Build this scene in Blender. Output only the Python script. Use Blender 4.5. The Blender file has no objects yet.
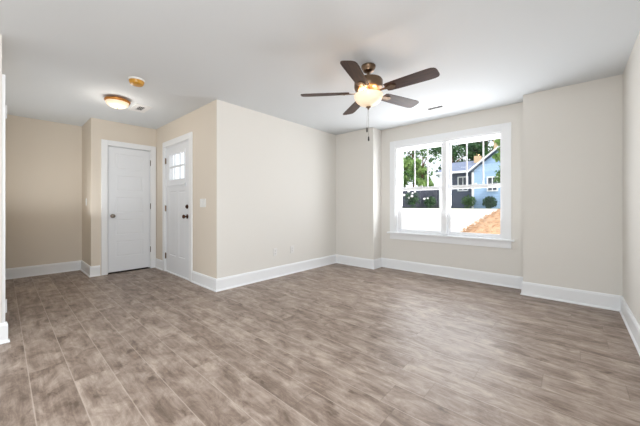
import bpy, bmesh, math, random
from mathutils import Vector, Matrix
C = bpy.context.scene.collection
PI = math.pi
random.seed(7)

# ------------------------------------------------------------ camera, world, sun, exposure
cam_d = bpy.data.cameras.new('camera'); cam = bpy.data.objects.new('camera', cam_d); C.objects.link(cam)
cam.location = (0, 0, 1.0846); cam.rotation_euler = (PI/2, 0, math.radians(41.634))
cam_d.sensor_width = 36; cam_d.lens = 282.83/640*36; cam_d.shift_y = -7.03/640; cam_d.clip_start = .02; cam_d.clip_end = 300
bpy.context.scene.camera = cam
vs = bpy.context.scene.view_settings
vs.view_transform = 'Standard'; vs.look = 'None'; vs.gamma = 1; vs.use_curve_mapping = False; vs.exposure = 0.0

w = bpy.data.worlds.new('sky'); bpy.context.scene.world = w; w.use_nodes = True
bg = w.node_tree.nodes['Background']; bg.inputs[0].default_value = (.86, .93, 1, 1); bg.inputs[1].default_value = 1.6

def lamp(name, kind, loc, energy, color, rot=None, size=None, size_y=None, target=None):
    d = bpy.data.lights.new(name, kind); d.energy = energy; d.color = color
    o = bpy.data.objects.new(name, d); C.objects.link(o); o.location = loc
    if rot: o.rotation_euler = rot
    if target: o.rotation_euler = (Vector(target)-Vector(loc)).to_track_quat('-Z', 'Y').to_euler()
    if kind == 'AREA':
        d.size = size
        if size_y: d.shape = 'RECTANGLE'; d.size_y = size_y
    elif kind == 'POINT': d.shadow_soft_size = size
    return o
sun = lamp('sun', 'SUN', (10, -5, 20), 4.2, (1, .95, .88), target=(10-9, -5+5, 20-13)); sun.data.angle = math.radians(1)
# added fill lamps without a visible source, plus daylight at the window
lamp('rear_ceiling_fill', 'AREA', (-1.5, -1.9, 2.40), 52, (.90, .96, 1), size=2.6, size_y=2.0, rot=(0, 0, 0))  # unseen fill added over the space behind the camera
lamp('window_daylight', 'AREA', (-1.485, 4.72, 1.37), 54, (.93, .96, 1), size=1.5, size_y=1.4, target=(-1.485, 0, 3.4))
lamp('foyer_upward_fill', 'AREA', (-5.2, .42, .9), 6, (.95, .98, 1), size=.7, target=(-5.2, .43, 2.44))  # added upward fill that lightens the hall ceiling and walls
lamp('camera_side_fill', 'AREA', (.15, -.5, 1.75), 64, (.95, .975, 1), size=1.2, target=(-4.2, 1.8, 1.3))  # added soft fill beside the camera, brightens hall and closet walls

# ------------------------------------------------------------ geometry numbers (metres)
H = 2.44
XM, YA, YS, XC, YW, XE, XR = -3.368, 1.814, 4.25, -2.5475, 4.517, -.4427, .3938
XD, XL, YN = -5.495, -6.236, .907
YO = 4.66      # outside face of the window wall

# ------------------------------------------------------------ helpers
def lin(r, g, b):
    f = lambda c: (c/255/12.92) if c/255 <= .04045 else ((c/255+.055)/1.055)**2.4
    return (f(r), f(g), f(b), 1)

def new_mat(name):
    m = bpy.data.materials.new(name); m.use_nodes = True
    return m, m.node_tree.nodes, m.node_tree.links, m.node_tree.nodes['Principled BSDF']

def mat(name, col, rough=.5, metal=0, bump=0, bscale=200, var=0, vscale=3, emit=None, estr=0, spec=.5, stretch=None):
    m, n, l, p = new_mat(name)
    p.inputs['Base Color'].default_value = col; p.inputs['Roughness'].default_value = rough
    p.inputs['Metallic'].default_value = metal; p.inputs['Specular IOR Level'].default_value = spec
    tc = n.new('ShaderNodeTexCoord'); src = tc.outputs['Object']
    if stretch:
        mp = n.new('ShaderNodeMapping'); mp.inputs['Scale'].default_value = stretch; l.new(src, mp.inputs[0]); src = mp.outputs[0]
    if var:
        t = n.new('ShaderNodeTexNoise'); t.inputs['Scale'].default_value = vscale; t.inputs['Detail'].default_value = 4; l.new(src, t.inputs['Vector'])
        r = n.new('ShaderNodeMapRange'); r.inputs[3].default_value = 1-var; r.inputs[4].default_value = 1+var; l.new(t.outputs['Fac'], r.inputs[0])
        mx = n.new('ShaderNodeMix'); mx.data_type = 'RGBA'; mx.blend_type = 'MULTIPLY'; mx.inputs[0].default_value = 1
        mx.inputs[6].default_value = col; l.new(r.outputs[0], mx.inputs[7]); l.new(mx.outputs[2], p.inputs['Base Color'])
    if bump:
        t = n.new('ShaderNodeTexNoise'); t.inputs['Scale'].default_value = bscale; l.new(src, t.inputs['Vector'])
        b = n.new('ShaderNodeBump'); b.inputs['Strength'].default_value = bump; b.inputs['Distance'].default_value = .002
        l.new(t.outputs['Fac'], b.inputs['Height']); l.new(b.outputs[0], p.inputs['Normal'])
    if emit:
        p.inputs['Emission Color'].default_value = emit; p.inputs['Emission Strength'].default_value = estr
    return m

def glass_mat(name, refl=.06, tint=(1, 1, 1, 1)):
    m, n, l, p = new_mat(name); n.remove(p)
    out = n['Material Output']; t = n.new('ShaderNodeBsdfTransparent'); g = n.new('ShaderNodeBsdfGlossy'); mx = n.new('ShaderNodeMixShader')
    f = n.new('ShaderNodeFresnel'); f.inputs[0].default_value = 1.45
    t.inputs[0].default_value = tint; g.inputs['Roughness'].default_value = .02
    ge = n.new('ShaderNodeNewGeometry'); sb = n.new('ShaderNodeMath'); sb.operation = 'SUBTRACT'; sb.inputs[0].default_value = 1; l.new(ge.outputs['Backfacing'], sb.inputs[1])
    ml = n.new('ShaderNodeMath'); ml.operation = 'MULTIPLY'; l.new(f.outputs[0], ml.inputs[0]); l.new(sb.outputs[0], ml.inputs[1]); l.new(ml.outputs[0], mx.inputs[0]); l.new(t.outputs[0], mx.inputs[1]); l.new(g.outputs[0], mx.inputs[2]); l.new(mx.outputs[0], out.inputs[0])
    return m

def math_node(n, l, op, a, b=None, c=None):
    k = n.new('ShaderNodeMath'); k.operation = op
    for i, v in enumerate((a, b, c)):
        if v is None: continue
        if isinstance(v, (int, float)): k.inputs[i].default_value = v
        else: l.new(v, k.inputs[i])
    return k.outputs[0]

def floor_mat():
    m, n, l, p = new_mat('vinyl_planks')
    tc = n.new('ShaderNodeTexCoord'); sp = n.new('ShaderNodeSeparateXYZ'); l.new(tc.outputs['Object'], sp.inputs[0])
    M = lambda op, a, b=None, c=None: math_node(n, l, op, a, b, c)
    W, LEN = .184, 1.22
    v = M('DIVIDE', M('ADD', sp.outputs['Y'], .07), W); row = M('FLOOR', v); fv = M('FRACT', v)
    wn = n.new('ShaderNodeTexWhiteNoise'); wn.noise_dimensions = '1D'; l.new(row, wn.inputs['W'])
    u = M('ADD', M('DIVIDE', sp.outputs['X'], LEN), wn.outputs['Value']); col = M('FLOOR', u); fu = M('FRACT', u)
    cb = n.new('ShaderNodeCombineXYZ'); l.new(row, cb.inputs[0]); l.new(col, cb.inputs[1])
    w2 = n.new('ShaderNodeTexWhiteNoise'); w2.noise_dimensions = '2D'; l.new(cb.outputs[0], w2.inputs['Vector'])
    # grain coordinates shift with every plank
    off = n.new('ShaderNodeVectorMath'); off.operation = 'SCALE'; l.new(w2.outputs['Color'], off.inputs[0]); off.inputs['Scale'].default_value = 37
    ad = n.new('ShaderNodeVectorMath'); ad.operation = 'ADD'; l.new(tc.outputs['Object'], ad.inputs[0]); l.new(off.outputs[0], ad.inputs[1])
    def noise(sx, sy, scale, detail, rough=.55, dist=0):
        mp = n.new('ShaderNodeMapping'); mp.inputs['Scale'].default_value = (sx, sy, 1); l.new(ad.outputs[0], mp.inputs[0])
        t = n.new('ShaderNodeTexNoise'); t.inputs['Scale'].default_value = scale; t.inputs['Detail'].default_value = detail
        t.inputs['Roughness'].default_value = rough; t.inputs['Distortion'].default_value = dist; l.new(mp.outputs[0], t.inputs['Vector'])
        return t.outputs['Fac']
    blotch = noise(.75, 1.5, 6.5, 8, .72, .5)
    streak = noise(.5, 7, 6, 5, .6, .3)
    fine = noise(2, 50, 8, 3)
    knot = noise(.7, 1.5, 9, 3, .55, .3)
    a = M('MULTIPLY', M('SUBTRACT', blotch, .5), 2.3)
    b = M('MULTIPLY', M('SUBTRACT', streak, .5), .85)
    c = M('MULTIPLY', M('SUBTRACT', fine, .5), .25)
    d = M('MULTIPLY', M('SUBTRACT', w2.outputs['Value'], .5), .20)
    tot = M('ADD', M('ADD', a, b), M('ADD', c, M('ADD', d, .5)))
    kn = n.new('ShaderNodeMapRange'); kn.inputs[1].default_value = .63; kn.inputs[2].default_value = .74; kn.inputs[4].default_value = .4; l.new(knot, kn.inputs[0])
    tot = M('SUBTRACT', tot, kn.outputs[0])
    cr = n.new('ShaderNodeValToRGB'); l.new(tot, cr.inputs[0]); e = cr.color_ramp.elements
    e[0].position = 0; e[0].color = lin(101, 86, 75); e[1].position = 1; e[1].color = lin(190, 174, 161)
    k = e.new(.35); k.color = lin(137, 120, 108); k = e.new(.62); k.color = lin(160, 144, 132)
    # seams: light micro bevel, darker butt joint
    ev = M('MINIMUM', fv, M('SUBTRACT', 1, fv)); eu = M('MINIMUM', fu, M('SUBTRACT', 1, fu))
    sv = M('LESS_THAN', ev, .014); su = M('LESS_THAN', eu, .0022)
    m1 = n.new('ShaderNodeMix'); m1.data_type = 'RGBA'; l.new(M('MULTIPLY', sv, .55), m1.inputs[0]); l.new(cr.outputs[0], m1.inputs[6]); m1.inputs[7].default_value = lin(193, 179, 167)
    m2 = n.new('ShaderNodeMix'); m2.data_type = 'RGBA'; l.new(M('MULTIPLY', su, .32), m2.inputs[0]); l.new(m1.outputs[2], m2.inputs[6]); m2.inputs[7].default_value = lin(105, 90, 80)
    l.new(m2.outputs[2], p.inputs['Base Color'])
    rg = M('ADD', M('MULTIPLY', streak, .14), .38); l.new(rg, p.inputs['Roughness']); p.inputs['Specular IOR Level'].default_value = .36
    bp = n.new('ShaderNodeBump'); bp.inputs['Strength'].default_value = .12; bp.inputs['Distance'].default_value = .002
    l.new(M('SUBTRACT', fine, M('MAXIMUM', sv, su)), bp.inputs['Height']); l.new(bp.outputs[0], p.inputs['Normal'])
    return m

def wood_mat():
    m, n, l, p = new_mat('dark_walnut')
    tc = n.new('ShaderNodeTexCoord'); mp = n.new('ShaderNodeMapping'); mp.inputs['Scale'].default_value = (2, 28, 8); l.new(tc.outputs['Object'], mp.inputs[0])
    t = n.new('ShaderNodeTexNoise'); t.inputs['Scale'].default_value = 3; t.inputs['Detail'].default_value = 6; l.new(mp.outputs[0], t.inputs['Vector'])
    cr = n.new('ShaderNodeValToRGB'); l.new(t.outputs['Fac'], cr.inputs[0])
    cr.color_ramp.elements[0].position = .3; cr.color_ramp.elements[0].color = lin(44, 25, 17); cr.color_ramp.elements[1].position = .75; cr.color_ramp.elements[1].color = lin(84, 54, 40)
    l.new(cr.outputs[0], p.inputs['Base Color']); p.inputs['Roughness'].default_value = .46; p.inputs['Specular IOR Level'].default_value = .32
    return m

def siding_mat(name, col, pitch=.2):
    m, n, l, p = new_mat(name)
    tc = n.new('ShaderNodeTexCoord'); sp = n.new('ShaderNodeSeparateXYZ'); l.new(tc.outputs['Object'], sp.inputs[0])
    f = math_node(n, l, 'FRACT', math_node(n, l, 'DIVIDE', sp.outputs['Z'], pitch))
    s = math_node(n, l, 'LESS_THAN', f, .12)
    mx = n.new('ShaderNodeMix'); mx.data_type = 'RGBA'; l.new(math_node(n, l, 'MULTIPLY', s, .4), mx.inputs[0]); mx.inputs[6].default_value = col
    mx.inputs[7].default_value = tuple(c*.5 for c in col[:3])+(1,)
    l.new(mx.outputs[2], p.inputs['Base Color']); p.inputs['Roughness'].default_value = .7
    return m

def leaf_mat(name, a, b):
    m, n, l, p = new_mat(name)
    tc = n.new('ShaderNodeTexCoord'); t = n.new('ShaderNodeTexNoise'); t.inputs['Scale'].default_value = 1.3; t.inputs['Detail'].default_value = 5; l.new(tc.outputs['Object'], t.inputs['Vector'])
    cr = n.new('ShaderNodeValToRGB'); l.new(t.outputs['Fac'], cr.inputs[0]); cr.color_ramp.elements[0].position = .35; cr.color_ramp.elements[1].position = .65
    cr.color_ramp.elements[0].color = a; cr.color_ramp.elements[1].color = b; l.new(cr.outputs[0], p.inputs['Base Color']); p.inputs['Roughness'].default_value = .6
    out = n['Material Output']; tr = n.new('ShaderNodeBsdfTranslucent'); l.new(cr.outputs[0], tr.inputs[0]); mx = n.new('ShaderNodeMixShader'); mx.inputs[0].default_value = .35
    l.new(p.outputs[0], mx.inputs[1]); l.new(tr.outputs[0], mx.inputs[2]); l.new(mx.outputs[0], out.inputs[0])
    return m

def bowl_mat(name, col, strength):
    m, n, l, p = new_mat(name)
    tc = n.new('ShaderNodeTexCoord'); t = n.new('ShaderNodeTexNoise'); t.inputs['Scale'].default_value = 9; t.inputs['Detail'].default_value = 3; t.inputs['Distortion'].default_value = 1.2
    l.new(tc.outputs['Object'], t.inputs['Vector'])
    r = n.new('ShaderNodeMapRange'); r.inputs[3].default_value = strength*.85; r.inputs[4].default_value = strength*1.15; l.new(t.outputs['Fac'], r.inputs[0])
    p.inputs['Base Color'].default_value = (.9, .82, .7, 1); p.inputs['Roughness'].default_value = .3
    p.inputs['Emission Color'].default_value = col; l.new(r.outputs[0], p.inputs['Emission Strength'])
    return m

M = dict(
    wall=mat('wall_paint', lin(229, 226, 220), .75, bump=.15, bscale=350, spec=.25),
    cream=mat('wall_paint_warm_lit', lin(228, 218, 204), .75, bump=.15, bscale=350, spec=.25),  # same wall paint with the foyer's warm light mixed into its colour
    ceil=mat('ceiling_paint', lin(226, 230, 233), .85, bump=.2, bscale=300, spec=.2),
    trim=mat('trim_paint', lin(243, 245, 247), .38, bump=.03, bscale=40),
    door=mat('door_paint', lin(236, 239, 243), .4, bump=.03, bscale=60),
    vinyl=mat('window_vinyl', lin(246, 247, 249), .35, bump=.02, bscale=80),
    plate=mat('switch_plastic', lin(240, 240, 238), .35, bump=.02, bscale=80),
    grille=mat('register_enamel', lin(238, 238, 238), .4, bump=.02, bscale=90),
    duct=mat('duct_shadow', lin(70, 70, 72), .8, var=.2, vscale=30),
    nickel=mat('brushed_nickel', lin(128, 120, 112), .32, 1, var=.08, vscale=60),
    bronze=mat('antique_pewter', lin(124, 103, 84), .34, 1, var=.15, vscale=25),
    brass=mat('amber_brass', lin(205, 140, 70), .35, .8, var=.12, vscale=20),
    outlet=mat('ivory_outlet_plastic', lin(232, 230, 227), .45, bump=.02, bscale=80),
    dark=mat('oil_rubbed_bronze', lin(88, 58, 44), .35, .9, var=.15, vscale=40),
    black=mat('dark_wood_pull', lin(42, 34, 30), .5, var=.2, vscale=80),
    amber=mat('amber_dust_cover', lin(206, 150, 48), .3, var=.35, vscale=22),
    wood=wood_mat(), floor=floor_mat(), glass=glass_mat('window_glass'),
    gap=mat('dark_gap', lin(40, 36, 34), .9, var=.1),
    fanbowl=bowl_mat('frosted_fan_bowl', lin(255, 220, 172), .5),
    hallbowl=bowl_mat('alabaster_bowl', lin(255, 222, 165), .42),
    concrete=mat('pale_concrete', lin(232, 228, 222), .8, var=.05, vscale=1.2, bump=.3, bscale=40),
    grass=mat('verge_grass', lin(98, 112, 70), .9, var=.4, vscale=3, bump=.8, bscale=20),
    straw=mat('straw_mulch', lin(190, 154, 122), .95, var=.35, vscale=9, bump=1, bscale=25),
    blue=siding_mat('light_blue_siding', lin(160, 190, 226)),
    slate=siding_mat('shaded_siding', lin(84, 92, 112)),  # house siding with the porch shade put into its colour
    shingle=mat('grey_shingles', lin(112, 122, 146), .85, var=.3, vscale=6, stretch=(1, 1, 3)),
    white=mat('white_exterior_trim', lin(236, 238, 242), .6, var=.03),
    pane=mat('dark_pane', lin(60, 66, 78), .12, var=.15, vscale=2),
    brick=mat('tan_stucco', lin(206, 178, 142), .85, var=.1, vscale=5),
    bark=mat('bark', lin(110, 76, 58), .9, var=.3, vscale=6, bump=1, bscale=12, stretch=(1, 1, .3)),
    leafA=leaf_mat('leaf_mid_green', lin(44, 84, 40), lin(110, 152, 78)),
    leafB=leaf_mat('leaf_deep_green', lin(28, 62, 38), lin(72, 118, 62)),
    leafC=leaf_mat('leaf_bright_green', lin(78, 120, 56), lin(160, 190, 112)),
    blossom=mat('white_blossom', lin(245, 242, 245), .7, var=.05),
    fence=mat('slate_fence_boards', lin(74, 76, 92), .8, var=.3, vscale=4, stretch=(6, 1, .4)),
)

def BM(): return bmesh.new()
def bx(bm, x0, x1, y0, y1, z0, z1, bev=0):
    r = bmesh.ops.create_cube(bm, size=1); vs = r['verts']
    for v in vs:
        v.co = Vector(((x0+x1)/2+v.co.x*(x1-x0), (y0+y1)/2+v.co.y*(y1-y0), (z0+z1)/2+v.co.z*(z1-z0)))
    if bev:
        es = list({e for v in vs for e in v.link_edges})
        bmesh.ops.bevel(bm, geom=es, offset=bev, segments=2, affect='EDGES', profile=.6)
def lathe(bm, prof, seg=40, c=(0, 0, 0), axis='Z'):
    rings = []
    for r, z in prof:
        ring = []
        for k in range(seg):
            a = 2*PI*k/seg; x, y = r*math.cos(a), r*math.sin(a)
            p = (x, y, z) if axis == 'Z' else ((z, x, y) if axis == 'X' else (x, z, y))
            ring.append(bm.verts.new((c[0]+p[0], c[1]+p[1], c[2]+p[2])))
        rings.append(ring)
    for a, b in zip(rings, rings[1:]):
        for k in range(seg): bm.faces.new((a[k], a[(k+1) % seg], b[(k+1) % seg], b[k]))
    for ring in (rings[0], rings[-1]):
        if len({tuple(round(q, 5) for q in v.co) for v in ring}) > 2: bm.faces.new(ring)
    bmesh.ops.remove_doubles(bm, verts=bm.verts[:], dist=1e-5)
def tube(bm, pts, r, seg=8):
    pts = [Vector(p) for p in pts]; rings = []
    for i, p in enumerate(pts):
        d = (pts[min(i+1, len(pts)-1)]-pts[max(i-1, 0)]).normalized()
        u = d.cross(Vector((0, 0, 1)) if abs(d.z) < .9 else Vector((1, 0, 0))).normalized(); v = d.cross(u)
        rr = r[i] if isinstance(r, (list, tuple)) else r
        rings.append([bm.verts.new(p+u*rr*math.cos(2*PI*k/seg)+v*rr*math.sin(2*PI*k/seg)) for k in range(seg)])
    for a, b in zip(rings, rings[1:]):
        for k in range(seg): bm.faces.new((a[k], a[(k+1) % seg], b[(k+1) % seg], b[k]))
    bm.faces.new(rings[0]); bm.faces.new(rings[-1])
def prism(bm, poly, lo, hi, axis='Z'):
    def P(a, b, h): return {'Z': (a, b, h), 'Y': (a, h, b), 'X': (h, a, b)}[axis]
    A = [bm.verts.new(P(a, b, lo)) for a, b in poly]; B = [bm.verts.new(P(a, b, hi)) for a, b in poly]
    bm.faces.new(A); bm.faces.new(B); n = len(poly)
    for i in range(n): bm.faces.new((A[i], A[(i+1) % n], B[(i+1) % n], B[i]))
def obj(name, bm, m, parent=None, smooth=False, label=None):
    bmesh.ops.recalc_face_normals(bm, faces=bm.faces[:])
    me = bpy.data.meshes.new(name); bm.to_mesh(me); bm.free()
    o = bpy.data.objects.new(name, me); C.objects.link(o); me.materials.append(m)
    if smooth:
        for p in me.polygons: p.use_smooth = True
        me.set_sharp_from_angle(angle=math.radians(35))
    if parent: o.parent = parent
    if label: o['label'] = label
    return o
def struct(name, bm, m, parent=None, smooth=False):
    o = obj(name, bm, m, parent, smooth)
    if not parent: o['kind'] = 'structure'
    return o
def thing(name, label, cat, loc=(0, 0, 0), rotz=0, group=None):
    o = bpy.data.objects.new(name, None); C.objects.link(o); o.location = loc; o.rotation_euler = (0, 0, rotz)
    o['label'] = label; o['category'] = cat
    if group: o['group'] = group
    return o
def structroot(name, loc=(0, 0, 0)):
    o = bpy.data.objects.new(name, None); C.objects.link(o); o.location = loc; o['kind'] = 'structure'; return o
def tag(o, label, cat, group=None, kind=None):
    o['label'] = label; o['category'] = cat
    if group: o['group'] = group
    if kind: o['kind'] = kind
    return o

# ------------------------------------------------------------ room shell
b = BM(); bx(b, -6.356, .514, -3.62, YO, -.12, 0); struct('floor', b, M['floor'])
b = BM(); bx(b, -6.356, .514, -3.62, 1.934, H, H+.14); bx(b, -3.488, .514, 1.934, YO, H, H+.14); struct('ceiling', b, M['ceil'])
b = BM(); prism(b, [(XM-.12, 1.934), (XM-.004, 1.934), (XM-.004, YA), (XM, YA), (XM, YO), (XM-.12, YO)], 0, H); struct('wall_main', b, M['wall'])
b = BM(); bx(b, XM, XC, YS, YO, 0, H); struct('wall_stub', b, M['wall'])
b = BM(); bx(b, XE, XR, YS-.008, YO, 0, H); struct('wall_bump', b, M['wall'])
b = BM(); bx(b, XR, XR+.12, -3.62, YO, 0, H); struct('wall_right', b, M['wall'])
WX0, WX1, WZ0, WZ1 = -2.27, -.70, .635, 2.10     # window opening
b = BM()
bx(b, XC, WX0, YW, YO, 0, H); bx(b, WX1, XE, YW, YO, 0, H); bx(b, WX0, WX1, YW, YO, 0, WZ0-.02); bx(b, WX0, WX1, YW, YO, WZ1, H)
struct('wall_window', b, M['wall'])
FX0, FX1 = -5.055, -4.14                           # front door opening
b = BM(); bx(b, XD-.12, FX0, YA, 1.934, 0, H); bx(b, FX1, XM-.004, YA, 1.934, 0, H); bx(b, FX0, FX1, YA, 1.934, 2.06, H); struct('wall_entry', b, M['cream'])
CY0, CY1 = 1.110, 1.728                            # closet door opening
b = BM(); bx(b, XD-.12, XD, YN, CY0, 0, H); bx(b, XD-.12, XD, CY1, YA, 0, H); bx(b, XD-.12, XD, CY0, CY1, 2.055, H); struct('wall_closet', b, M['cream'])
b = BM(); bx(b, XD-.7, XD-.64, YN+.125, CY1+.2, 0, H); bx(b, XD-.64, XD-.125, CY1+.14, CY1+.2, 0, H); struct('wall_closet_inner', b, M['wall'])
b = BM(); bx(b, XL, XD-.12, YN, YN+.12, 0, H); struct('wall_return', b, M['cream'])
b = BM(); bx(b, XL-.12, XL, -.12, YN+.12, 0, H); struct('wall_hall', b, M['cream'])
LX0, LX1 = -4.24, -3.47
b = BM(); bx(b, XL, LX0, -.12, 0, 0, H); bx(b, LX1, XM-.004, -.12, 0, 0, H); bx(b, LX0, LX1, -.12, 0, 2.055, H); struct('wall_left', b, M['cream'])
b = BM(); prism(b, [(XM-.12, -3.62), (XM, -3.62), (XM, 0), (XM-.004, 0), (XM-.004, -.12), (XM-.12, -.12)], 0, H); struct('wall_kitchen_side', b, M['wall'])
b = BM(); bx(b, XM, -2.9, -3.62, -3.5, 0, H); bx(b, -.7, XR, -3.62, -3.5, 0, H); bx(b, -2.9, -.7, -3.62, -3.5, 2.1, H); struct('wall_rear', b, M['wall'])
b = BM(); bx(b, -2.9, -.7, -3.6, -3.52, 0, .06); bx(b, -2.9, -.7, -3.6, -3.52, 2.04, 2.1)
for x in (-2.9, -1.83, -.76): bx(b, x, x+.06, -3.6, -3.52, .06, 2.04)
r = structroot('added_rear_glazing', (0, 0, 0)); struct('window_frame', b, M['vinyl'], r)  # unseen rear glazing, added to let daylight into the room
b = BM(); bx(b, -2.84, -1.83, -3.563, -3.557, .06, 2.04); bx(b, -1.77, -.76, -3.563, -3.557, .06, 2.04); struct('window_glass', b, M['glass'], r)

# skirting boards: mitred sweeps, room on the right of the path
PROF = [(0, 0), (.026, 0), (.026, .006), (.022, .016), (.0155, .02), (.0155, .138), (.012, .146), (.012, .152), (.006, .16), (0, .16)]
def skirting(names, pts, cap0=True, cap1=True):
    P = [Vector((x, y)) for x, y in pts]; n = len(P); N = []
    for i in range(n-1):
        d = (P[i+1]-P[i]).normalized(); N.append(Vector((d.y, -d.x)))
    off = []
    for i in range(n):
        if i == 0: off.append(N[0])
        elif i == n-1: off.append(N[-1])
        else: off.append((N[i-1]+N[i]) / (1+N[i-1].dot(N[i])))
    for i in range(n-1):
        b = BM(); R = []
        for k in (i, i+1): R.append([b.verts.new((P[k].x+off[k].x*a, P[k].y+off[k].y*a, z)) for a, z in PROF])
        m = len(PROF)
        for q in range(m): b.faces.new((R[0][q], R[0][(q+1) % m], R[1][(q+1) % m], R[1][q]))
        b.faces.new(R[0]); b.faces.new(R[1])
        struct(names[i], b, M['trim'])
skirting(['baseboard_hall', 'baseboard_return', 'baseboard_closet'], [(XL, .0), (XL, YN), (XD, YN), (XD, 1.02)])
skirting(['baseboard_entry_left'], [(XD, YA), (-5.15, YA)])
skirting(['baseboard_entry_right', 'baseboard_main', 'baseboard_stub', 'baseboard_stub_side', 'baseboard_window', 'baseboard_bump_side', 'baseboard_bump', 'baseboard_right', 'baseboard_rear'],
         [(-4.045, YA), (XM, YA), (XM, YS), (XC, YS), (XC, YW), (XE, YW), (XE, YS-.008), (XR, YS-.008), (XR, -3.5), (-.7, -3.5)])
skirting(['baseboard_kitchen_side', 'baseboard_left'], [(XM, -3.5), (XM, .018), (XM-.02, .018)])
skirting(['baseboard_left_far'], [(-4.33, 0), (XL, 0)])

# ------------------------------------------------------------ window_1
win = structroot('window_1', ((WX0+WX1)/2, YW, 0)); ox = (WX0+WX1)/2
def W(name, b, m): o = struct(name, b, m, win); o.matrix_parent_inverse = Matrix.Translation((-ox, -YW, 0)); return o
b = BM()   # casing boards
bx(b, WX0-.1, WX0, YW-.02, YW, .635, 2.20, .003); bx(b, WX1, WX1+.1, YW-.02, YW, .635, 2.20, .003); bx(b, WX0, WX1, YW-.02, YW, 2.095, 2.20, .003)
W('window_casing', b, M['trim'])
b = BM(); bx(b, WX0-.135, WX1+.135, YW-.06, YW+.05, .612, .635, .004); W('window_sill', b, M['trim'])
b = BM(); bx(b, WX0-.1, WX1+.1, YW-.017, YW, .515, .612, .003); W('apron', b, M['trim'])
b = BM()   # jamb liner + mullion
bx(b, WX0, WX0+.025, YW, YO, .635, WZ1); bx(b, WX1-.025, WX1, YW, YO, .635, WZ1); bx(b, WX0+.025, WX1-.025, YW, YO, WZ1-.025, WZ1); bx(b, WX0+.025, WX1-.025, YW+.05, YO, .615, .645)
bx(b, -1.495, -1.43, YW+.012, YO, .645, WZ1-.025)
W('window_frame', b, M['vinyl'])
for x0, x1, nm in ((-2.19, -1.535, 'left'), (-1.388, -.733, 'right')):
    fy = YW+.075
    b = BM()    # upper sash (outer track)
    a0, a1 = x0-.042, x1+.036
    bx(b, a0, x0, fy+.022, fy+.05, 1.36, 2.07, .003); bx(b, x1, a1, fy+.022, fy+.05, 1.36, 2.07, .003)
    bx(b, x0, x1, fy+.022, fy+.05, 2.03, 2.07, .003); bx(b, x0, x1, fy+.022, fy+.05, 1.36, 1.402, .003)
    s = W('upper_sash', b, M['vinyl'])
    b = BM()
    for k in (1, 2):
        xx = x0+(x1-x0)*k/3; bx(b, xx-.009, xx+.009, fy+.024, fy+.034, 1.402, 2.03)
    W('muntin', b, M['vinyl'])
    b = BM(); bx(b, x0, x1, fy+.036, fy+.04, 1.40, 2.03); W('upper_pane', b, M['glass'])
    b = BM()
    bx(b, a0, x0, fy-.008, fy+.02, .648, 1.40, .003); bx(b, x1, a1, fy-.008, fy+.02, .648, 1.40, .003)
    bx(b, x0, x1, fy-.008, fy+.02, .648, .69, .003); bx(b, x0, x1, fy-.008, fy+.02, 1.345, 1.40, .003)
    xm = (x0+x1)/2
    W('lower_sash', b, M['vinyl'])
    b = BM(); bx(b, xm-.03, xm+.03, fy-.002, fy+.018, 1.40, 1.412, .002); bx(b, xm-.006, xm+.03, fy-.004, fy+.006, 1.412, 1.42, .001); W('sash_lock', b, M['vinyl'])
    b = BM(); bx(b, x0, x1, fy+.004, fy+.008, .69, 1.345); W('lower_pane', b, M['glass'])

# ------------------------------------------------------------ doors
def panel_slab(b, w, h, t, holes, recess=.005, slope=.02):
    """door slab in local x (0..w), y (0 = face towards room, +t back), z; holes = sunk panels (x0,x1,z0,z1) on a grid"""
    xs = sorted({0, w, *[q for a in holes for q in a[:2]]}); zs = sorted({0, h, *[q for a in holes for q in a[2:4]]})
    for i in range(len(xs)-1):
        for j in range(len(zs)-1):
            cx, cz = (xs[i]+xs[i+1])/2, (zs[j]+zs[j+1])/2
            hit = [a for a in holes if a[0] < cx < a[1] and a[2] < cz < a[3]]
            if not hit: bx(b, xs[i], xs[i+1], 0, t, zs[j], zs[j+1])
    for a in holes:
        if len(a) > 4: continue      # glazed
        x0, x1, z0, z1 = a; s = slope
        V = [(x0, 0, z0), (x1, 0, z0), (x1, 0, z1), (x0, 0, z1)]; U = [(x0+s*.6, recess, z0+s*.6), (x1-s*.6, recess, z0+s*.6), (x1-s*.6, recess, z1-s*.6), (x0+s*.6, recess, z1-s*.6)]
        T = [(x0+s, recess*.35, z0+s), (x1-s, recess*.35, z0+s), (x1-s, recess*.35, z1-s), (x0+s, recess*.35, z1-s)]
        V = [b.verts.new(p) for p in V]; U = [b.verts.new(p) for p in U]; T = [b.verts.new((p[0]+(s*.5 if p[0] < (x0+x1)/2 else -s*.5), p[1], p[2]+(s*.5 if p[2] < (z0+z1)/2 else -s*.5))) for p in T]
        for k in range(4):
            b.faces.new((V[k], V[(k+1) % 4], U[(k+1) % 4], U[k])); b.faces.new((U[k], U[(k+1) % 4], T[(k+1) % 4], T[k]))
        b.faces.new(T)
    bmesh.ops.remove_doubles(b, verts=b.verts[:], dist=1e-5)
def knob(parent, x, z, m, rose=.031):
    b = BM(); lathe(b, [(0, 0), (rose, 0), (rose, -.004), (rose*.75, -.009), (.011, -.012), (.010, -.032), (.020, -.036), (.028, -.046), (.029, -.056), (.023, -.066), (.01, -.071), (0, -.072)], 24, (x, 0, z), 'Y')
    o = obj('door_handle', b, m, parent, True); return o
def hinge(parent, x, z, m, y=-.004):
    b = BM(); bx(b, x-.004, x+.02, y+.003, y+.0055, z-.045, z+.045); lathe(b, [(0, -.05), (.007, -.048), (.007, .048), (0, .05)], 10, (x, y, z)); obj('hinge', b, m, parent, True)
def casing_bm(x0, x1, h, wd=.085, t=.019):
    b = BM(); bx(b, x0-wd, x0, -t, 0, 0, h+wd, .003); bx(b, x1, x1+wd, -t, 0, 0, h+wd, .003); bx(b, x0, x1, -t, 0, h, h+wd, .003); return b

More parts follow.
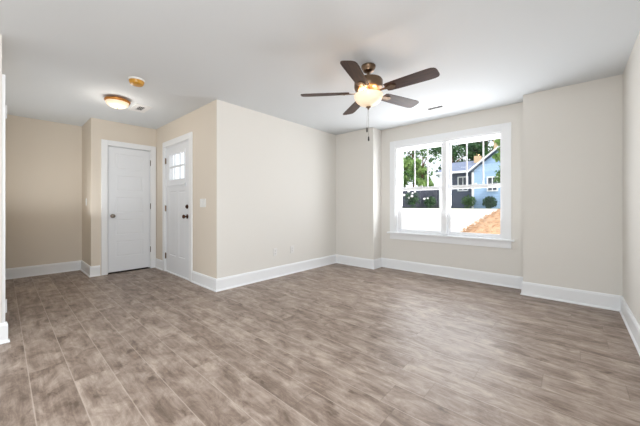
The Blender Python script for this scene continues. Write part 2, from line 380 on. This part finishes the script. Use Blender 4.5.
# door_1: closet door, local x runs along +Y, room side is local -y -> world +X
d1 = structroot('door_1', (XD, CY0, 0)); d1.rotation_euler = (0, 0, PI/2)
w1 = CY1-CY0
def set1(o): return o
struct('door_casing', casing_bm(0, w1, 2.05, .078), M['trim'], d1)
b = BM(); bx(b, 0, .008, 0, .11, 0, 2.05); bx(b, w1-.008, w1, 0, .11, 0, 2.05); bx(b, .008, w1-.008, 0, .11, 2.042, 2.05)
bx(b, .008, .022, .045, .06, 0, 2.042); bx(b, w1-.022, w1-.008, .045, .06, 0, 2.042); bx(b, .022, w1-.022, .045, .06, 2.028, 2.042)
struct('door_jamb', b, M['trim'], d1)
sl = BM(); W1 = w1-.024
z0s = [.235, .59, .945, 1.30, 1.655]
panel_slab(sl, W1, 2.009, .035, [(.10, W1-.10, z, z+.255) for z in z0s])
o = struct('door_panel', sl, M['door'], d1); o.location = (.012, .004, .024)
h_ = knob(d1, .068, .925, M['nickel']); 
for z in (.33, 1.08, 1.83): hinge(d1, w1-.004, z, M['nickel'])
b = BM(); bx(b, 0.009, w1-.009, .001, .10, .0005, .006); struct('threshold_or_gap_strip', b, M['gap'], d1)  # dark strip stands in for the shade under the closet door

# door_2: front entry door, local x runs along +X, room side is local -y
d2 = structroot('door_2', (FX0, YA, 0)); w2 = FX1-FX0
struct('door_casing', casing_bm(0, w2, 2.055, .09), M['trim'], d2)
b = BM(); bx(b, 0, .012, 0, .12, 0, 2.055); bx(b, w2-.012, w2, 0, .12, 0, 2.055); bx(b, .012, w2-.012, 0, .12, 2.043, 2.055)
struct('door_jamb', b, M['trim'], d2)
sl = BM(); W2 = w2-.03; gl = (.13, W2-.165, 1.475, 1.905)
mid = W2/2
panel_slab(sl, W2, 2.022, .044, [(gl[0], mid-.05, .27, 1.30), (mid+.05, gl[1], .27, 1.30), gl+('g',), (mid-.05, mid+.05, 1.301, 1.3015)][:3])
sl_o = struct('door_panel', sl, M['door'], d2); sl_o.location = (.015, .006, .018)
b = BM()
g0, g1, g2, g3 = gl
for (a, c, e, f) in ((g0-.018, g0+.012, g2-.018, g3+.018), (g1-.012, g1+.018, g2-.018, g3+.018), (g0+.012, g1-.012, g2-.018, g2+.012), (g0+.012, g1-.012, g3-.012, g3+.018)):
    bx(b, a, c, -.006, .05, e, f, .002)
fr = struct('lite_frame', b, M['door'], d2); fr.location = (.015, .006, .018)
b = BM()
for k in (1, 2): xx = g0+(g1-g0)*k/3; bx(b, xx-.011, xx+.011, .004, .016, g2, g3)
zz = (g2+g3)/2; bx(b, g0, g1, .003, .015, zz-.016, zz+.016)
mu = struct('muntin', b, M['door'], d2); mu.location = (.015, .006, .018)
b = BM(); bx(b, g0, g1, .02, .026, g2, g3); pn = struct('lite_pane', b, M['glass'], d2); pn.location = (.015, .006, .018)
b = BM(); bx(b, g0-.05, g1+.05, -.022, 0, 1.385, 1.405, .003); bx(b, g0-.035, g1+.035, -.010, 0, 1.36, 1.385, .002); sh = struct('lite_shelf', b, M['door'], d2); sh.location = (.015, .006, .018)
knob(d2, w2-.085, .93, M['dark'], .034)
b = BM(); lathe(b, [(0, 0), (.031, 0), (.031, -.008), (.024, -.014), (0, -.015)], 24, (w2-.085, 0, 1.075), 'Y'); bx(b, w2-.089, w2-.081, -.028, -.014, 1.06, 1.09, .002); obj('deadbolt', b, M['dark'], d2, True)
for z in (.26, 1.045, 1.83): hinge(d2, .004, z, M['bronze'])
b = BM(); bx(b, .012, w2-.012, -.012, .11, 0, .017, .004); struct('threshold_or_gap_strip', b, M['trim'], d2)

# door_3: door in the wall at the left edge, seen edge-on; local x runs along -X, room side is world +Y
d3 = structroot('door_3', (LX1, 0, 0)); d3.rotation_euler = (0, 0, PI); w3 = LX1-LX0
struct('door_casing', casing_bm(0, w3, 2.05, .085), M['trim'], d3)
b = BM(); bx(b, 0, .01, 0, .11, 0, 2.05); bx(b, w3-.01, w3, 0, .11, 0, 2.05); bx(b, .01, w3-.01, 0, .11, 2.04, 2.05); struct('door_jamb', b, M['trim'], d3)
sl = BM(); W3 = w3-.028; panel_slab(sl, W3, 2.015, .035, [(.11, W3-.11, z, z+.255) for z in z0s]); o = struct('door_panel', sl, M['door'], d3); o.location = (.014, .004, .014)
for z in (.26, 1.86):
    b = BM(); bx(b, -.006, .02, -.020, -.002, z-.05, z+.05, .003); lathe(b, [(0, -.056), (.009, -.054), (.009, .054), (0, .056)], 10, (.012, -.020, z)); obj('hinge', b, M['trim'], d3, True)

# ------------------------------------------------------------ wall plates (local x right, room side -y)
def plate(name, label, cat, loc, rotz, gangs, kind, group=None):
    t = thing(name, label, cat, loc, rotz, group)
    wd = .07+.046*(gangs-1)
    b = BM(); bx(b, -wd/2, wd/2, -.006, 0, -.0575, .0575, .002); obj('plate', b, M['plate' if kind == 'switch' else 'outlet'], t)
    for g in range(gangs):
        x = (g-(gangs-1)/2)*.046
        if kind == 'switch':
            b = BM(); bx(b, x-.0165, x+.0165, -.009, -.006, -.033, .033, .0012); obj('rocker', b, M['plate'], t)
        else:
            for z in (-.02, .02):
                b = BM(); lathe(b, [(0, -.009), (.0165, -.009), (.0165, -.006), (0, -.006)], 20, (x, 0, z), 'Y'); q = obj('socket', b, M['outlet'], t)
                b = BM(); bx(b, x-.0075, x-.0055, -.0096, -.009, z-.003, z+.007); bx(b, x+.0055, x+.0075, -.0096, -.009, z-.003, z+.006); bx(b, x-.002, x+.002, -.0096, -.009, z-.011, z-.007); obj('slot', b, M['gap'], q)
    return t
plate('light_switch', 'white three-rocker light switch plate beside the front door', 'light switch', (-3.735, YA, 1.125), 0, 3, 'switch')
plate('light_switch', 'single white light switch on the narrow return wall left of the closet door', 'light switch', (-5.85, YN, 1.15), 0, 1, 'switch')
plate('wall_outlet', 'white outlet low on the long plain wall, the one nearer the foyer', 'outlet', (XM, 2.76, .385), PI/2, 1, 'outlet', 'outlets low on the long plain wall')
plate('wall_outlet', 'white outlet low on the long plain wall, the one nearer the window wall', 'outlet', (XM, 3.11, .385), PI/2, 1, 'outlet', 'outlets low on the long plain wall')

# ------------------------------------------------------------ ceiling registers
def register(label, x, y, w_, d_, sw, sd, nslat):
    t = thing('ceiling_vent', label, 'vent', (x, y, H))
    b = BM()
    for (a, c, e, f) in ((-w_/2, -sw/2, -d_/2, d_/2), (sw/2, w_/2, -d_/2, d_/2), (-sw/2, sw/2, -d_/2, -sd/2), (-sw/2, sw/2, sd/2, d_/2)): bx(b, a, c, e, f, -.007, 0)
    obj('frame', b, M['grille'], t)
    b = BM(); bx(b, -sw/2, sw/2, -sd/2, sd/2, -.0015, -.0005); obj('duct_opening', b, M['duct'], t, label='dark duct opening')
    for k in range(nslat):
        yy = -sd/2+sd*(k+.5)/nslat
        b = BM(); prism(b, [(yy-.005, -.006), (yy-.003, -.006), (yy+.005, -.002), (yy+.003, -.002)], -sw/2, sw/2, 'X'); obj('louver', b, M['grille'], t)
register('slim white ceiling vent with dark slots between the fan and the window', -1.403, 3.961, .30, .15, .20, .075, 3)
register('small white ceiling vent in the foyer beside the round ceiling lamp', -4.465, 1.275, .36, .19, .19, .08, 4)

# ------------------------------------------------------------ ceiling fan
FZ = 2.18
fan = thing('ceiling_fan', 'five-blade ceiling fan with dark wood blades and a lit frosted glass bowl', 'ceiling fan', (-1.47, 2.36, H))
b = BM(); lathe(b, [(0, 0), (.068, 0), (.070, -.012), (.067, -.022), (.058, -.034), (.052, -.05), (.034, -.062), (.018, -.066), (0, -.066)], 40); obj('canopy', b, M['bronze'], fan, True)
b = BM(); lathe(b, [(0, -.07), (.012, -.07), (.012, -.125), (.017, -.128), (.017, -.145), (0, -.145)], 20); obj('downrod', b, M['bronze'], fan, True)
b = BM(); lathe(b, [(0, -.122), (.03, -.122), (.09, -.128), (.128, -.138), (.137, -.152), (.137, -.205), (.133, -.222), (.118, -.234), (.10, -.238), (0, -.238)], 56); obj('motor_housing', b, M['bronze'], fan, True)
b = BM(); lathe(b, [(0, -.238), (.06, -.238), (.055, -.262), (.05, -.268), (.05, -.290), (0, -.290)], 40); obj('switch_housing', b, M['bronze'], fan, True)
bz = -.276
prof = [(.118, bz-.002), (.128, bz), (.137, bz-.006)]
for k in range(1, 13):
    a = k/12*PI/2; prof.append((.137*math.cos(a)**.85 if k < 12 else .0001, bz-.006-.104*math.sin(a)))
b = BM(); lathe(b, prof[:-1]+[(0, prof[-1][1])], 48)
bw = obj('glass_bowl', b, M['fanbowl'], fan, True)
top = [f for f in bw.data.polygons if abs(f.normal.z) > .99 and len(f.vertices) > 10]
bm_ = bmesh.new(); bm_.from_mesh(bw.data); bmesh.ops.delete(bm_, geom=[f for f in bm_.faces if len(f.verts) > 10], context='FACES'); bm_.to_mesh(bw.data); bm_.free()
zb = bz-.124
b = BM(); lathe(b, [(0, zb+.008), (.024, zb+.006), (.022, zb-.002), (.010, zb-.010), (.008, zb-.02), (0, zb-.022)], 24); obj('finial', b, M['bronze'], bw, True)
def blade(k):
    ang = math.radians(72*k); pitch = math.radians(-12)
    outline = []
    for t_, w_ in ((.185, .052), (.21, .060), (.30, .064), (.45, .069), (.58, .072), (.62, .071), (.645, .062), (.657, .047), (.661, .025)): outline.append((t_, w_))
    poly = [(x, y) for x, y in outline]+[(x, -y) for x, y in reversed(outline)]
    b = BM(); prism(b, poly, -.003, .003); bmesh.ops.bevel(b, geom=[e for e in b.edges if abs(e.verts[0].co.z-e.verts[1].co.z) < 1e-6], offset=.0012, segments=1, affect='EDGES')
    o = obj('blade', b, M['wood'], fan); o.rotation_mode = 'QUATERNION'
    o.rotation_quaternion = Matrix.Rotation(ang, 3, 'Z').to_quaternion() @ Matrix.Rotation(pitch, 3, 'X').to_quaternion(); o.location = (0, 0, FZ-H)
    b = BM()   # arm: forked bracket under the blade root
    prism(b, [(.10, .014), (.16, .010), (.20, .020), (.245, .032), (.27, .022), (.285, 0), (.27, -.022), (.245, -.032), (.20, -.020), (.16, -.010), (.10, -.014)], -.009, -.003)
    for (x, y) in ((.235, .018), (.235, -.018), (.265, 0)): lathe(b, [(0, -.013), (.005, -.012), (.006, -.009), (0, -.009)], 10, (x, y, 0))
    obj('blade_arm', b, M['bronze'], o)
    return o
for k in range(5): blade(k)
for dx, dy, zend in ((-.035, .03, -.63), (.02, -.028, -.735)):
    b = BM(); zz = zb+.0
    tube(b, [(dx*.3, dy*.3, zb-.012), (dx*.8, dy*.8, zb-.05), (dx, dy, zb-.1), (dx, dy, zend+.045)], .0014, 6); ch = obj('pull_chain', b, M['nickel'], fan)
    b = BM(); lathe(b, [(0, zend), (.006, zend+.002), (.008, zend+.015), (.006, zend+.04), (.002, zend+.047), (0, zend+.048)], 14, (dx, dy, 0)); obj('chain_fob', b, M['black'], ch, True, 'dark fob')
lamp('fan_bulb', 'POINT', (-1.47, 2.36, H-.275), 1.3, (1, .64, .36), size=.02)
bpy.data.objects['fan_bulb'].location = (-1.47+.085, 2.36-.015, H-.272)
for q, a in enumerate((100, 190, 280)):
    lamp('fan_bulb', 'POINT', (-1.47+.085*math.cos(math.radians(a)), 2.36+.085*math.sin(math.radians(a)), H-.272), 1.3, (1, .64, .36), size=.02)

# ------------------------------------------------------------ foyer ceiling lamp
cl = thing('ceiling_lamp', 'round flush ceiling lamp with amber metal rim and glowing alabaster bowl in the foyer', 'ceiling lamp', (-4.282, .97, H))
b = BM(); lathe(b, [(0, 0), (.08, 0), (.09, -.012), (.125, -.02), (.138, -.028), (.138, -.036), (.130, -.048), (.120, -.050), (0, -.050)], 56); obj('rim', b, M['brass'], cl, True)
b = BM(); prof = [(.122*math.cos(t*PI/2/14), -.050-.072*math.sin(t*PI/2/14)) for t in range(14)]+[(0, -.122)]
lathe(b, prof, 56); bw = obj('glass_bowl', b, M['hallbowl'], cl, True)
b = BM(); lathe(b, [(0, -.118), (.010, -.121), (.007, -.129), (0, -.132)], 16); obj('finial', b, M['brass'], cl, True)
lamp('foyer_bulb', 'POINT', (-4.282, .97, H-.26), 3.8, (1, .93, .84), size=.11)

# ------------------------------------------------------------ smoke detector with its amber dust cover
sd = thing('smoke_detector', 'round smoke detector still in its amber plastic dust cover on the ceiling', 'smoke detector', (-3.483, .96, H))
b = BM(); lathe(b, [(0, 0), (.076, 0), (.076, -.012), (.070, -.018), (0, -.018)], 40); obj('base', b, M['plate'], sd, True, 'white base ring')
b = BM(); lathe(b, [(0, -.018), (.071, -.018), (.070, -.030), (.062, -.052), (.050, -.060), (.02, -.062), (0, -.062)], 40); obj('dust_cover', b, M['amber'], sd, True, 'amber dust cover')

# ------------------------------------------------------------ outside
def gz(y): return -.45 if y < 5 else (-.45+1.35*(min(y, 21)-5)/16)
b = BM()
ys = [-40, 4.9, 6, 8, 10, 12, 14, 16, 18, 20, 21]
def strip(b, ys, x0, x1, dz=0):
    prev = None
    for y in ys:
        cur = [b.verts.new((x, y, gz(y)+dz)) for x in (x0, x1)]
        if prev: b.faces.new((prev[0], prev[1], cur[1], cur[0]))
        prev = cur
strip(b, ys, -60, 40); struct('driveway', b, M['concrete'])
b = BM(); prev = None
for i, y in enumerate([21, 24, 26, 40, 70, 110]):
    cur = [b.verts.new((x, y, .80 if i == 0 else .9)) for x in (-90, 60)]
    if prev: b.faces.new((prev[0], prev[1], cur[1], cur[0]))
    prev = cur
struct('lawn', b, M['grass'])
b = BM(); bx(b, -60, 40, 20.9, 21.05, .70, .86, .02); struct('kerb', b, M['concrete'])

# straw covered mound
def mound(cx, cy, rx, ry, h):
    b = BM(); n, m_ = 22, 44; rows = []
    for i in range(n+1):
        r = i/n; row = []
        for k in range(m_):
            a = 2*PI*k/m_; rr = r*(1+.10*math.sin(3*a+1)+.06*math.sin(7*a))
            x, y = cx+rx*rr*math.cos(a), cy+ry*rr*math.sin(a)
            z = gz(y)-.04+h*(.5+.5*math.cos(PI*min(1, r)))**.8+random.uniform(-.025, .025)*(r < .97)
            row.append(b.verts.new((x, y, z)))
        rows.append(row)
    for a_, c_ in zip(rows, rows[1:]):
        for k in range(m_): b.faces.new((a_[k], a_[(k+1) % m_], c_[(k+1) % m_], c_[k]))
    bmesh.ops.remove_doubles(b, verts=b.verts[:], dist=1e-4)
    # loose straw on top
    for q in range(2600):
        a = random.uniform(0, 2*PI); r = math.sqrt(random.random())*.95
        x, y = cx+rx*r*math.cos(a), cy+ry*r*math.sin(a); z = gz(y)-.03+h*(.5+.5*math.cos(PI*r))**.8+.015
        t = random.uniform(0, PI); L_ = random.uniform(.04, .11); dx, dy = math.cos(t)*L_, math.sin(t)*L_
        p = [(x-dx, y-dy, z-.01), (x+dx, y+dy, z+random.uniform(0, .04)), (x+dx-.008*math.sin(t), y+dy+.008*math.cos(t), z+.012), (x-dx, y-dy, z+.01)]
        b.faces.new([b.verts.new(c) for c in p])
    return b
o = obj('mound', mound(-.9, 8.6, 2.3, 1.9, 1.25), M['straw']); tag(o, 'tan straw-covered mound of dirt on the pale concrete outside the window', 'mound')

# the blue house across the street
hs = thing('house', 'light blue house with grey shingle roof and shade-toned porch front across the street', 'house', (-5, 26, .9))
def HP(name, b, m, parent=hs, label=None):
    o = obj(name, b, m, parent, label=label)
    if parent is hs: o.matrix_parent_inverse = Matrix.Translation((5, -26, -.9))
    return o
b = BM(); bx(b, -8.6, -5.8, 26.2, 33, .9, 3.95); HP('porch_wall', b, M['slate'])
b = BM(); prism(b, [(-5.8, .9), (-1.4, .9), (-1.4, 3.95), (-3.6, 5.7), (-5.8, 3.95)], 25, 33, 'Y'); HP('gable_wing', b, M['blue'])
b = BM(); prism(b, [(25.2, 3.85), (25.2, 3.97), (29.6, 5.35), (34, 3.97), (34, 3.85)], -8.9, -5.8, 'X'); HP('porch_roof', b, M['shingle'])
b = BM(); prism(b, [(-6.1, 3.78), (-3.6, 5.78), (-1.1, 3.78), (-1.1, 3.93), (-3.6, 5.95), (-6.1, 3.93)], 24.7, 33.3, 'Y'); HP('gable_roof', b, M['shingle'])
b = BM(); prism(b, [(-6.12, 3.80), (-3.6, 5.84), (-1.08, 3.80), (-1.08, 3.95), (-3.6, 5.97), (-6.12, 3.95)], 24.64, 24.7, 'Y'); HP('gable_trim', b, M['white'])
b = BM(); bx(b, -8.95, -6.12, 25.12, 25.2, 3.82, 3.99); HP('gutter', b, M['white'])
for x0, x1, z0, z1, y in ((-7.35, -6.5, 2.35, 3.6, 26.2), (-4.9, -4.15, 2.2, 3.35, 25), (-3.0, -2.2, 2.2, 3.35, 25)):
    b = BM(); bx(b, x0, x1, y-.08, y, z0, z0+.09); bx(b, x0, x1, y-.08, y, z1-.09, z1); bx(b, x0, x0+.09, y-.08, y, z0+.09, z1-.09); bx(b, x1-.09, x1, y-.08, y, z0+.09, z1-.09); bx(b, (x0+x1)/2-.03, (x0+x1)/2+.03, y-.06, y, z0+.09, z1-.09)
    wf = HP('window', b, M['white'])
    b = BM(); bx(b, x0+.09, x1-.09, y-.03, y-.01, z0+.09, z1-.09); HP('pane', b, M['pane'], wf)
b = BM(); bx(b, -8.6, -8.42, 25.3, 25.48, .9, 3.86); HP('porch_post', b, M['white'])
b = BM(); bx(b, -5.95, -5.8, 24.92, 25.1, .9, 3.8); HP('corner_board', b, M['white'])
b = BM(); bx(b, -5.15, -4.4, 29, 29.8, 4.6, 6.75); bx(b, -5.2, -4.35, 28.95, 29.85, 6.75, 6.9); HP('chimney', b, M['brick'])
b = BM(); bx(b, -6.6, -6.1, 28.4, 29, 4.9, 5.6); HP('chimney', b, M['brick'])

# slatted dark fence on the left of the house
fc = thing('board_fence', 'dark slate board fence running left of the blue house', 'fence', (-14, 26.4, .9))
b = BM()
x = 0
while x < 5.3:
    bx(b, x, x+.14, -.01, .01, 0, 1.75+random.uniform(-.02, .02)); x += .15
obj('board_panel', b, M['fence'], fc)
for x in (0, 1.8, 3.6, 5.3):
    b = BM(); bx(b, x-.06, x+.06, .02, .14, 0, 1.85); obj('fence_post', b, M['fence'], fc)

def leaves(b, cx, cy, cz, rx, ry, rz, n, size, rnd, hollow=.55):
    for q in range(n):
        v = Vector((rnd.gauss(0, 1), rnd.gauss(0, 1), rnd.gauss(0, 1))).normalized()*rnd.uniform(hollow, 1)
        c = Vector((cx+v.x*rx, cy+v.y*ry, cz+v.z*rz))
        u = Vector((rnd.gauss(0, 1), rnd.gauss(0, 1), rnd.gauss(0, 1))).normalized(); w_ = u.orthogonal().normalized()
        s = size*rnd.uniform(.6, 1.3)
        b.faces.new([b.verts.new(c+u*s*a+w_*s*.55*d) for a, d in ((-1, 0), (0, .8), (1, 0), (0, -.8))])
def tree(name, label, x, y, h, r, m, group=None, z0=.9, seed=0, dens=1.0, leaf=.2, trunk=.18):
    rnd = random.Random(seed+3)
    t = thing(name, label, 'tree', (x, y, z0), 0, group)
    b = BM(); tube(b, [(0, 0, 0), (.08, 0, h*.25), (-.05, .05, h*.5), (0, 0, h*.8)], [trunk, trunk*.8, trunk*.6, trunk*.25], 10)
    for k in range(6):
        a = k*2.4; z = h*(.3+.07*k); tube(b, [(0, 0, z), (math.cos(a)*r*.35, math.sin(a)*r*.35, z+h*.09), (math.cos(a)*r*.7, math.sin(a)*r*.7, z+h*.16)], [trunk*.4, trunk*.25, trunk*.08], 7)
    obj('trunk', b, M['bark'], t, True)
    b = BM()
    for k in range(15):
        a = rnd.uniform(0, 2*PI); q = r*math.sqrt(rnd.random())*.7; z = h*rnd.uniform(.32, .88); s = r*rnd.uniform(.3, .5)
        leaves(b, q*math.cos(a), q*math.sin(a), z, s, s, s*.75, int(230*dens), leaf, rnd, .35)
    obj('crown', b, M[m], t)
    return t
G = 'trees beyond the street'
tree('garden_tree', 'slim light green tree standing in front of the right side of the blue gable', -2.9, 22.6, 5.6, 1.35, 'leafC', seed=21, leaf=.14, trunk=.09)
tree('backdrop_tree', 'broad dark tree far behind the ridge of the porch roof', -9.2, 47, 15, 4.4, 'leafB', seed=30, dens=2.4, leaf=.32, trunk=.3)
tree('leafy_tree', 'tall deep green tree rising behind the left end of the porch roof', -11.6, 39, 10.5, 3.0, 'leafB', G, seed=1, trunk=.28)
tree('leafy_tree', 'light green tree behind the chimney at the right of the window view', -4.7, 38.5, 10.5, 3.2, 'leafA', G, seed=3)
tree('leafy_tree', 'bright green small tree at the left edge of the left window panes', -15.2, 31, 7.2, 1.7, 'leafC', G, seed=4)
tree('leafy_tree', 'bright green slender tree between the two left window muntins', -11.9, 30, 6.8, 1.3, 'leafC', G, seed=5)
tree('overhanging_tree', 'high-crowned green tree rising far behind the board fence', -19.5, 45, 14.5, 4.2, 'leafA', seed=9, dens=.8, leaf=.26)
def shrub(name, label, x, y, r, h, m, n=500, seed=0, blossoms=0, z0=.9, group=None):
    rnd = random.Random(seed+40); t = thing(name, label, 'shrub', (x, y, z0), 0, group)
    b = BM(); leaves(b, 0, 0, h*.5, r, r*.8, h*.5, n, .09, rnd, .2)
    for k in range(5):
        a = k*1.25; tube(b, [(0, 0, 0), (math.cos(a)*r*.4, math.sin(a)*r*.4, h*.6)], .012, 5)
    obj('foliage', b, M[m], t)
    if blossoms:
        b = BM()
        for q in range(blossoms):
            v = (rnd.uniform(-r, r)*.85, -rnd.uniform(.3, .8)*r, h*rnd.uniform(.45, 1)); bmesh.ops.create_icosphere(b, subdivisions=1, radius=rnd.uniform(.08, .14), matrix=Matrix.Translation(v))
        o = obj('blossom', b, M['blossom'], t, label='white blossoms'); o['kind'] = 'stuff'
shrub('garden_shrub', 'loose green shrub in front of the porch wall of the blue house', -6.0, 24.2, .55, 1.05, 'leafA', seed=1)
shrub('garden_shrub', 'dark dense shrub at the foot of the blue gable wall', -4.5, 24.0, .5, .9, 'leafB', seed=2, n=900)
shrub('garden_shrub', 'white-blossomed shrub in front of the middle of the dark fence', -11.1, 25.4, .8, 1.6, 'leafB', seed=3, blossoms=7)
shrub('garden_shrub', 'low shrub with a few white blooms by the right end of the fence', -9.4, 25.3, .6, 1.1, 'leafB', seed=4, blossoms=3)
